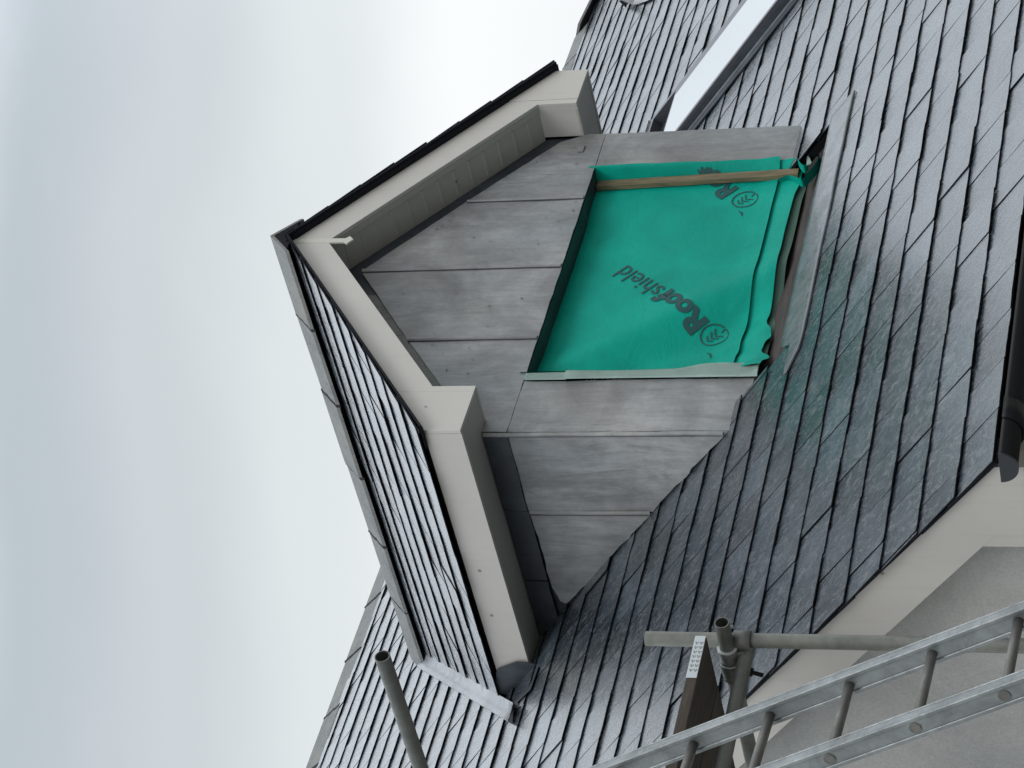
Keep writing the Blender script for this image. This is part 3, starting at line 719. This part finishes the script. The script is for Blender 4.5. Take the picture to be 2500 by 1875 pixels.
def grid_surf(bm, xs, zs, fn, th=.0012, mi=0):
    Vg = [[bm.verts.new(fn(x, z)) for x in xs] for z in zs]
    for j in range(len(zs) - 1):
        for i in range(len(xs) - 1): f = bm.faces.new((Vg[j][i], Vg[j][i + 1], Vg[j + 1][i + 1], Vg[j + 1][i])); f.smooth = True; f.material_index = mi
def lin(a, b, n): return [a + (b - a) * i / n for i in range(n + 1)]
ZLAP = -1.012
bm = bmesh.new(); xs = lin(-.745, .60, 54) + lin(.60, .782, 40)[1:]; zs = lin(ZT + .03, ZLAP, 60)
def upf(x, z):
    xe = x + (noise.noise(Vector((z * 5, 2, 2))) * .012 if x > .775 else 0)
    return Vector((xe, my(x, z) - .010 * sm((-.9 - z) / .1), z))
grid_surf(bm, xs, zs, upf); part('upper_sheet', bm, M_GREEN, mem, True)
# lower sheet tucked behind, torn bottom edge
def edge_z(x):
    pts = [(-.80, -1.132), (-.735, -1.152), (-.66, -1.172), (-.62, -1.128), (-.56, -1.132), (-.50, -1.150), (-.44, -1.140), (-.38, -1.112), (-.357, -1.106), (-.288, -1.110), (0, -1.112), (.24, -1.108), (.52, -1.114), (.62, -1.122), (.80, -1.13)]
    for (a, za_), (b, zb_) in zip(pts, pts[1:]):
        if a <= x <= b: return za_ + (zb_ - za_) * sm((x - a) / (b - a))
    return -1.13
bm = bmesh.new()
ts = lin(0, 1, 10)
def lof(x, t):
    z = ZLAP + .03 + (edge_z(x) + .03 * 0 - ZLAP - .03) * t; return Vector((x, my(x, z) + .006 + .002 * math.sin(x * 40) * sm((-.3 - x) / .2) * t, z))
Vg = [[bm.verts.new(lof(x, t)) for x in lin(-.75, .775, 90)] for t in ts]
for j in range(len(ts) - 1):
    for i in range(90): f = bm.faces.new((Vg[j][i], Vg[j][i + 1], Vg[j + 1][i + 1], Vg[j + 1][i])); f.smooth = True
part('lower_sheet', bm, M_GREEN, mem, True)
# thin backing hem hanging lower
bm = bmesh.new(); Vg = [[bm.verts.new((x, my(x, z) + .028, z)) for x in lin(-.62, .64, 40)] for z in lin(-1.04, -1.150, 5)]
for j in range(5):
    for i in range(40): f = bm.faces.new((Vg[j][i], Vg[j][i + 1], Vg[j + 1][i + 1], Vg[j + 1][i])); f.smooth = True
part('backing_hem', bm, M_HEM, mem, True)
# pale folded edge along the left jamb
bm = bmesh.new()
def strip(z0, z1, xa, xb, y, bow):
    n = 26; L = []
    for i in range(n + 1):
        t = i / n; z = z0 + (z1 - z0) * t; w = noise.noise(Vector((z * 4, xa, 1))) * .004
        r = []
        for f in (0, .15, .5, .85, 1): r.append(bm.verts.new((xa + (xb(t) - xa) * f + w * f, y - bow * math.sin(math.pi * f) - .002, z)))
        L.append(r)
    for a, b in zip(L, L[1:]):
        for j in range(4): f = bm.faces.new((a[j], a[j + 1], b[j + 1], b[j])); f.smooth = True
strip(ZT - .005, -.30, XL - .004, lambda t: -.752 + .003 * t, -.008, .010)
strip(-.292, -1.14, XL - .006, lambda t: -.744 - .004 * math.sin(t * 6) + .030 * sm((t - .55) / .2) * (1 - 0 * t), -.014, .012)
bmesh.ops.solidify(bm, geom=bm.faces[:], thickness=.001)
part('folded_edge', bm, M_PALE, mem, True)
# curled corner at the lower right: a ribbon rolled on itself
bm = bmesh.new()
cl_ = [(1900, 436), (1925, 428), (1942, 432), (1957, 438), (1968, 425), (1982, 410), (1994, 394), (1999, 378), (1997, 364), (1988, 358), (1979, 361), (1974, 371), (1975, 384)]
def ribbon(pts, y0, wy, wz, sub=4):
    P3 = [pix(u, v, (0, 1, 0), y0) for u, v in pts]; Q = []
    for i in range(len(P3) - 1):
        p0, p1, p2, p3 = P3[max(i - 1, 0)], P3[i], P3[i + 1], P3[min(i + 2, len(P3) - 1)]
        for k in range(sub):
            t = k / sub; Q.append(.5 * ((2 * p1) + (p2 - p0) * t + (2 * p0 - 5 * p1 + 4 * p2 - p3) * t * t + (3 * p1 - p0 - 3 * p2 + p3) * t ** 3))
    Q.append(P3[-1]); pv = None
    for i, q in enumerate(Q):
        f = i / (len(Q) - 1); w = min(1, .35 + f * 2)
        vs = [bm.verts.new(q + Vector((0, wy * w * k / 3, wz * w * k / 3))) for k in range(4)]
        if pv:
            for j in range(3): fc = bm.faces.new((pv[j], pv[j + 1], vs[j + 1], vs[j])); fc.smooth = True
        pv = vs
ribbon(cl_, -.075, .055, -.004, 6)
part('curled_corner', bm, M_GREEN, mem, True)
bm = bmesh.new(); ribbon([(1974, 368), (1972, 380), (1970, 395), (1962, 403), (1953, 396), (1946, 384)], -.062, .045, 0, 6)
part('rolled_edge', bm, M_GREEN, mem, True)
bm = bmesh.new(); vs = [bm.verts.new(pix(u, v, (0, 1, 0), -.07)) for u, v in ((1971, 372), (1975, 380), (1981, 396), (1977, 402), (1969, 404), (1969, 396))]; bm.faces.new(vs); bmesh.ops.solidify(bm, geom=bm.faces[:], thickness=.001)
part('pale_underside', bm, M_PALE, mem, True)

# printing on the membrane ---------------------------------------------------------
def text_tris(s, bold, shear):
    cu = bpy.data.curves.new('printed_word', 'FONT'); cu.body = s; cu.size = 1; cu.shear = shear; cu.offset = bold; cu.resolution_u = 4
    o = bpy.data.objects.new('printed_word', cu); col.objects.link(o)
    dg = bpy.context.evaluated_depsgraph_get(); me = bpy.data.meshes.new_from_object(o.evaluated_get(dg))
    bpy.data.objects.remove(o); bpy.data.curves.remove(cu); return me
def print_word(s, A_, E_, Hh, bold=.0, shear=.3, name='printed_word'):
    """A_, E_: (x, z) of the left and right ends of the baseline; Hh: (dx, dz) of the cap height"""
    me = text_tris(s, bold, 0); xs = [v.co.x for v in me.vertices]; x0, x1 = min(xs), max(xs); cap = .70
    bm = bmesh.new(); bm.from_mesh(me); bpy.data.meshes.remove(me)
    bmesh.ops.triangulate(bm, faces=bm.faces[:])
    for _ in range(2):
        le = [e for e in bm.edges if e.calc_length() > .10]
        if le: bmesh.ops.subdivide_edges(bm, edges=le, cuts=1)
    bmesh.ops.triangulate(bm, faces=bm.faces[:])
    bx = ((E_[0] - A_[0]) / (x1 - x0), (E_[1] - A_[1]) / (x1 - x0)); hy = (Hh[0] / cap, Hh[1] / cap)
    kill = []
    for v in bm.verts:
        X = A_[0] + (v.co.x - x0) * bx[0] + v.co.y * hy[0]; Z = A_[1] + (v.co.x - x0) * bx[1] + v.co.y * hy[1]
        if X > .76: kill.append(v)
        v.co = Vector((X, my(X, Z) - .0035, Z))
    if kill: bmesh.ops.delete(bm, geom=kill, context='VERTS')
    return part(name, bm, M_INK, mem)
def mpx(a, b, box_, k):
    u, v = box_[0] + a / k, box_[1] + b / k; y = .05
    for _ in range(6):
        p = pix(u, v, (0, 1, 0), y); y = my(p.x, p.z)
    return (p.x, p.z)
BX1, K1 = (1420, 620), 5.821
a = mpx(1800, 978, BX1, K1); b_ = mpx(1225, 478, BX1, K1); tcap = mpx(1555, 1168, BX1, K1)
print_word('Roof', a, b_, (tcap[0] - a[0], tcap[1] - a[1]), .045)
a2 = mpx(1195, 490, BX1, K1); b2 = mpx(655, 165, BX1, K1); t2 = mpx(425, 318, BX1, K1)
print_word('shield', a2, b2, (t2[0] - b2[0], t2[1] - b2[1]), .004)
off2 = mpx(1490, 605, (1600, 380), 7.373)
A2_ = off2; dx, dz = off2[0] - a[0], off2[1] - a[1]
print_word('Roof', A2_, (b_[0] + dx, b_[1] + dz), (tcap[0] - a[0], tcap[1] - a[1]), .045)
def logo(c0, ex, ez):
    "ring with a broken end and three chevrons; c0 centre, ex/ez half axes as (dx, dz)"
    bm = bmesh.new()
    def S(u, v): X = c0[0] + ex[0] * u + ez[0] * v; Z = c0[1] + ex[1] * u + ez[1] * v; return Vector((X, my(X, Z) - .0035, Z))
    def stroke(pts, w):
        pv = None
        for i, (x, y) in enumerate(pts):
            a_ = pts[max(i - 1, 0)]; b_ = pts[min(i + 1, len(pts) - 1)]; d = Vector((b_[0] - a_[0], b_[1] - a_[1])).normalized(); nx, ny = -d.y * w, d.x * w
            vs = [bm.verts.new(S(x + nx, y + ny)), bm.verts.new(S(x - nx, y - ny))]
            if pv: bm.faces.new((pv[0], pv[1], vs[1], vs[0]))
            pv = vs
    n = 48; a0 = R(-80); stroke([(math.cos(a0 + (2 * math.pi - .25) * i / n), math.sin(a0 + (2 * math.pi - .25) * i / n)) for i in range(n + 1)], .055)
    stroke([(.02, -1.0), (.03, -.78), (-.10, -.55)], .045)
    for k, (yy, w) in enumerate(((-.02, .50), (.32, .44), (.66, .34))):
        stroke([(-w, yy - w * .8), (-.02, yy)], .055); stroke([(-.05, yy + .0), (w, yy - w * .75)], .045)
    return part('printed_logo', bm, M_INK, mem)
def lg(bx, k, l, r, t, b):
    L, Rr, T_, B_ = mpx(*l, bx, k), mpx(*r, bx, k), mpx(*t, bx, k), mpx(*b, bx, k)
    c0 = tuple(sum(q[i] for q in (L, Rr, T_, B_)) / 4 for i in (0, 1))
    rx = abs((T_[0] - B_[0])) / 2; rz = abs(L[1] - Rr[1]) / 2; r_ = (rx + rz) / 2
    u = Vector((b_[0] - a[0], b_[1] - a[1])).normalized()
    logo(c0, (u.x * r_, u.y * r_), (-u.y * r_, u.x * r_))
lg(BX1, K1, (1685, 1220), (2095, 1110), (1940, 1020), (1830, 1312))
lg((1600, 380), 7.373, (1365, 850), (1868, 750), (1680, 655), (1540, 920))
def small(c0, s_=1):
    bm = bmesh.new(); x, z = c0
    pv = None
    for i in range(6):
        t = i / 5; X = x + .010 * math.sin(t * 5) * s_; Z = z + .0 + .020 * (t - .5); X2 = X + (t - .5) * .05
        w = .003 + .003 * math.sin(math.pi * t); vs = [bm.verts.new((X2, my(X2, Z) - .003, Z - w)), bm.verts.new((X2, my(X2, Z) - .003, Z + w))]
        if pv: bm.faces.new((pv[0], pv[1], vs[1], vs[0]))
        pv = vs
    part('printed_mark', bm, M_INK, mem)
small(mpx(1815, 1430, BX1, K1)); small(mpx(1535, 1035, (1600, 380), 7.373))

# the batten holding it
M_WOOD = mat('raw_timber', (.16, .115, .065), .75); g = G(M_WOOD)
w1 = g.noise(g.coord((14, 14, 1.2)), 4, 8, .65, .6); g.l(g.mixc(g.ramp(g.noise(g.coord(), 3, 4, .6), [(.62, gr(0)), (.75, gr(.7))]), g.ramp(w1, [(.3, (.10, .085, .045)), (.5, (.18, .145, .085)), (.7, (.26, .20, .12))]), (.03, .03, .025)), g.p.inputs['Base Color'])
g.l(g.bump(w1, .3, .003), g.p.inputs['Normal'])
yb_ = .045
c1 = pix(1452, 449, (0, 1, 0), yb_); c2 = pix(1957, 418, (0, 1, 0), yb_)
bt = root('timber_batten', 'rough sawn timber batten nailed upright over the right edge of the green membrane', 'batten', tuple(c2))
bm = bmesh.new(); hw = .024
P = []
for (c0, z) in ((c1, 0), (c2, 0)): pass
n = 20; L = []; zb_ = c2.z; zt_ = ZT - .004; dv = Vector((hw, 0, 0)); dh = Vector((0, .024, 0))
yA, yB = -.004, .068; c1 = pix(1453, 449, (0, 1, 0), yB); c2 = pix(1957, 418, (0, 1, 0), yA)
for i in range(n + 1):
    t = i / n; z = zb_ + (zt_ - zb_) * t; y = yA + (yB - yA) * t; xx = c2.x + (c1.x - c2.x) * t
    p = Vector((xx + noise.noise(Vector((i * .4, 0, 0))) * .003, y, z)); L.append([bm.verts.new(p + q) for q in (-dv, dv, dv + dh, -dv + dh)])
for a_, b2_ in zip(L, L[1:]):
    for j in range(4): bm.faces.new((a_[j], a_[(j + 1) % 4], b2_[(j + 1) % 4], b2_[j]))
bm.faces.new(L[0][::-1]); bm.faces.new(L[-1]); fixn(bm)
part('batten_board', bm, M_WOOD, bt)

# ------------------------------------------------------------------ scaffold
def galv(name, base, rough=.42, metal=.55, k=1):
    mt = mat(name, base, rough, metal); g = G(mt); c = g.coord()
    a = g.noise(c, 7, 8, .7, .5); d = g.noise(c, 34, 8, .8, .8)
    b0 = g.ramp(a, [(.3, tuple(x * .62 for x in base)), (.52, base), (.72, tuple(min(1, x * 1.35) for x in base))])
    b1 = g.mixc(g.mth('MULTIPLY', g.ramp(d, [(.56, gr(0)), (.72, gr(1))]), .45 * k), b0, (.16, .12, .085))
    sp = g.ramp(g.noise(c, 13, 10, .85, 1.5), [(.64, gr(0)), (.69, gr(1))]); b1 = g.mixc(g.mth('MULTIPLY', sp, .5), b1, (.50, .48, .43))
    g.l(b1, g.p.inputs['Base Color']); g.l(g.ramp(d, [(.3, gr(rough - .08)), (.7, gr(rough + .2))]), g.p.inputs['Roughness'])
    g.l(g.bump(d, .25, .002), g.p.inputs['Normal']); return mt
M_TUBE = galv('galvanised_tube', (.17, .175, .155), .5, .25)
M_TUBE_DK = galv('dull_tube', (.14, .15, .135), .5, .2)
M_FIT = galv('coupler_steel', (.22, .22, .215), .45, .4)
M_BRIGHT = galv('bright_steel', (.62, .64, .64), .35, .35, .2)
top1 = pix(1577, 1559, CF, CF.dot(CPOS) + 8.1)
sc_ = root('scaffold', 'galvanised tube scaffold corner with coupler beside the gable wall', 'scaffold', (top1.x, top1.y, ZGR))
bm = bmesh.new(); tube(bm, [(top1.x, top1.y, ZGR), (top1.x, top1.y, top1.z)], .0242, 24, .0035); part('standard_tube', bm, M_TUBE, sc_)
t2 = pix(1762, 1520, CF, CF.dot(CPOS) + 7.93)
bm = bmesh.new(); tube(bm, [t2, t2 + Vector((0, 3.2, 0))], .0242, 24, .0035); part('transom_tube', bm, M_TUBE, sc_)
lg0 = Vector((top1.x + .03, t2.y + .16, t2.z - .052))
bm = bmesh.new(); tube(bm, [lg0, lg0 + Vector((-2.6, 0, 0))], .0242, 24, .0035); part('ledger_tube', bm, M_TUBE_DK, sc_)
# far standard that carries the other ends
bm = bmesh.new(); tube(bm, [(top1.x - .05, t2.y + 2.9, ZGR), (top1.x - .05, t2.y + 2.9, t2.z + .3)], .0242, 24, .0035); part('standard_tube', bm, M_TUBE, sc_)
# coupler: two bands round the transom, a body against the standard, bolts
bm = bmesh.new(); cc = t2 + Vector((0, .145, 0))
tube(bm, [cc - Vector((0, .030, 0)), cc + Vector((0, .030, 0))], .0305, 24); cp = part('coupler', bm, M_FIT, sc_)
bm = bmesh.new()
bm.free()
for dy in (-.033, .030): bm = bmesh.new(); tube(bm, [cc + Vector((0, dy, 0)), cc + Vector((0, dy + .006, 0))], .0335, 24); part('band', bm, M_BRIGHT, cp)
bm = bmesh.new(); ce = Vector((top1.x, top1.y, cc.z))
box(bm, min(cc.x, ce.x) - .012, max(cc.x, ce.x) + .012, min(cc.y, ce.y) + .02, max(cc.y, ce.y) + .02, cc.z - .055, cc.z - .02); bevel(bm, .006, 2); part('body', bm, M_FIT, cp)
bm = bmesh.new(); tube(bm, [ce - Vector((0, 0, .075)), ce - Vector((0, 0, .02))], .0315, 24); part('swivel_band', bm, M_FIT, cp)
bm = bmesh.new()
tube(bm, [cc + Vector((-.01, .02, -.03)), cc + Vector((.0, .02, -.075))], .007, 10); tube(bm, [cc + Vector((0, .02, -.045)), cc + Vector((0, .02, -.060))], .0135, 6)
part('bolt', bm, M_FIT, cp); bm = bmesh.new()
tube(bm, [cc + Vector((.02, -.09, .03)), cc + Vector((.045, -.08, -.02))], .006, 10); tube(bm, [cc + Vector((.026, -.088, .018)), cc + Vector((.033, -.085, .006))], .012, 6)
part('bolt', bm, M_BRIGHT, cp)
bm = bmesh.new(); tube(bm, [cc + Vector((-.01, .055, -.02)), cc + Vector((-.02, .075, -.105))], .0075, 10); part('bolt', bm, M_GUT, cp)
bm = bmesh.new(); tube(bm, [cc + Vector((-.014, .064, -.055)), cc + Vector((-.016, .067, -.072))], .016, 6); part('nut', bm, M_GUT, cp)
bm = bmesh.new(); tube(bm, [cc + Vector((0, .040, 0)), cc + Vector((0, .105, 0))], .034, 20); part('lower_band', bm, M_TUBE_DK, cp)

# the deck boards -------------------------------------------------------------------
M_BRD = mat('scaffold_board_wood', (.10, .08, .06), .85); g = G(M_BRD)
w1 = g.noise(g.coord((1.2, 12, 12)), 4, 8, .7, .5)
g.l(g.ramp(w1, [(.3, (.03, .024, .02)), (.5, (.062, .050, .040)), (.72, (.12, .096, .078))]), g.p.inputs['Base Color']); g.l(g.bump(w1, .5, .004), g.p.inputs['Normal'])
M_PLATE = mat('nail_plate', (.58, .62, .64), .35, .5); M_TOOTH = mat('punched_tooth', (.03, .03, .035), .7)
pe = pix(1697, 1554, CF, CF.dot(CPOS) + 7.95)
labels = ['grimy scaffold board with a bright punched nail plate on its edge', 'grimy scaffold board laid directly behind the nail plated board', 'grimy scaffold board farthest from the nail plated board']
bz1 = pe.z + .0; bz0 = bz1 - .038
for i in range(3):
    y0 = pe.y + i * .229; r_ = root('scaffold_board', labels[i], 'scaffold board', (pe.x - 1.2, y0 + .11, bz0), 'boards of the scaffold deck')
    bm = bmesh.new(); box(bm, pe.x - 2.4, pe.x + random.uniform(-.01, .01) * (i > 0), y0, y0 + .225, bz0, bz1); bevel(bm, .003, 1); part('board', bm, M_BRD, r_)
    if i == 0:
        bm = bmesh.new(); box(bm, pe.x - .178, pe.x + .002, y0 - .0025, y0 + .0002, bz0 + .002, bz1 - .001); bevel(bm, .001, 1); pl = part('nail_plate', bm, M_PLATE, r_)
        bm = bmesh.new()
        for k in range(7):
            for j in range(2):
                xx = pe.x - .032 - k * .0195; zz = bz0 + .011 + j * .015
                for (dx_, dz_) in ((-.004, .0), (.002, .003), (.001, -.004)): box(bm, xx + dx_, xx + dx_ + .0045, y0 - .0033, y0 - .0027, zz + dz_ - .001, zz + dz_ + .0018)
        part('teeth', bm, M_TOOTH, pl)

# lone tube in front of the slates on the left
t3 = pix(933, 1602, CF, CF.dot(CPOS) + 7.5)
pr_ = root('scaffold_pole', 'bare dull scaffold tube sticking up alone in front of the left slates', 'scaffold pole', tuple(t3))
bm = bmesh.new(); tube(bm, [t3, t3 + Vector((0, 3.4, 0))], .0242, 24, .0035); part('tube', bm, M_TUBE_DK, pr_)
# what carries it, out of the picture
bm = bmesh.new(); pc = t3 + Vector((0, 2.6, 0)); tube(bm, [(pc.x + .055, pc.y, ZGR), (pc.x + .055, pc.y, pc.z + .2)], .0242, 20, .0035); part('upright', bm, M_TUBE_DK, pr_)

# ------------------------------------------------------------------ ladder
LP = Vector((-4.32155, -1.86161, -1.98631)); LD = Vector((.0380776, -.45258563, -.89090759)).normalized(); LR = Vector((-.28570, -.04246, .00915))
LRn = LR.normalized(); LN = LD.cross(LRn).normalized()
foot = LP + LD * ((ZGR - LP.z) / LD.z)
lad = root('ladder', 'weathered aluminium ladder leaning up to the scaffold', 'ladder', tuple(foot + LR / 2))
M_LAD = galv('aged_aluminium', (.25, .27, .275), .42, .45, 1.2); M_RUNG = galv('worn_rung', (.17, .165, .155), .4, .4, 1)
up = 5
tlen = (foot - LP).length
for s_ in (0, 1):
    c0 = LP + LR * s_; a = c0 - LD * (up * .25 + .12); b = c0 + LD * tlen
    bm = bmesh.new(); w, d = .014, .029
    P = [q + LRn * x + LN * y for q in (a, b) for x, y in ((-w, -d), (w, -d), (w, d), (-w, d))]
    quadbox(bm, P)
    for sx_ in (-1, 1):
        for sy_ in (-1, 1):
            quadbox(bm, [q + LRn * x + LN * y for q in (a, b) for x, y in ((sx_ * (w - .001), sy_ * (d - .010)), (sx_ * (w + .004), sy_ * (d - .010)), (sx_ * (w + .004), sy_ * (d + .002)), (sx_ * (w - .001), sy_ * (d + .002)))])
    bevel(bm, .0018, 1); st = part('stile', bm, M_LAD, lad)
n_r = int(tlen / .25) + up
ri = -up
while ri * .25 < tlen - .1:
    c0 = LP + LD * (ri * .25)
    bm = bmesh.new(); tube(bm, [c0 - LRn * .0145, c0 + LR + LRn * .0165], .0135, 10, .0); part('rung', bm, M_RUNG, lad)
    bm = bmesh.new(); e = c0 + LR + LRn * .0142; tube(bm, [e, e + LRn * .003], .0155, 16, .005); part('rung_end', bm, M_TUBE_DK, lad)
    ri += 1
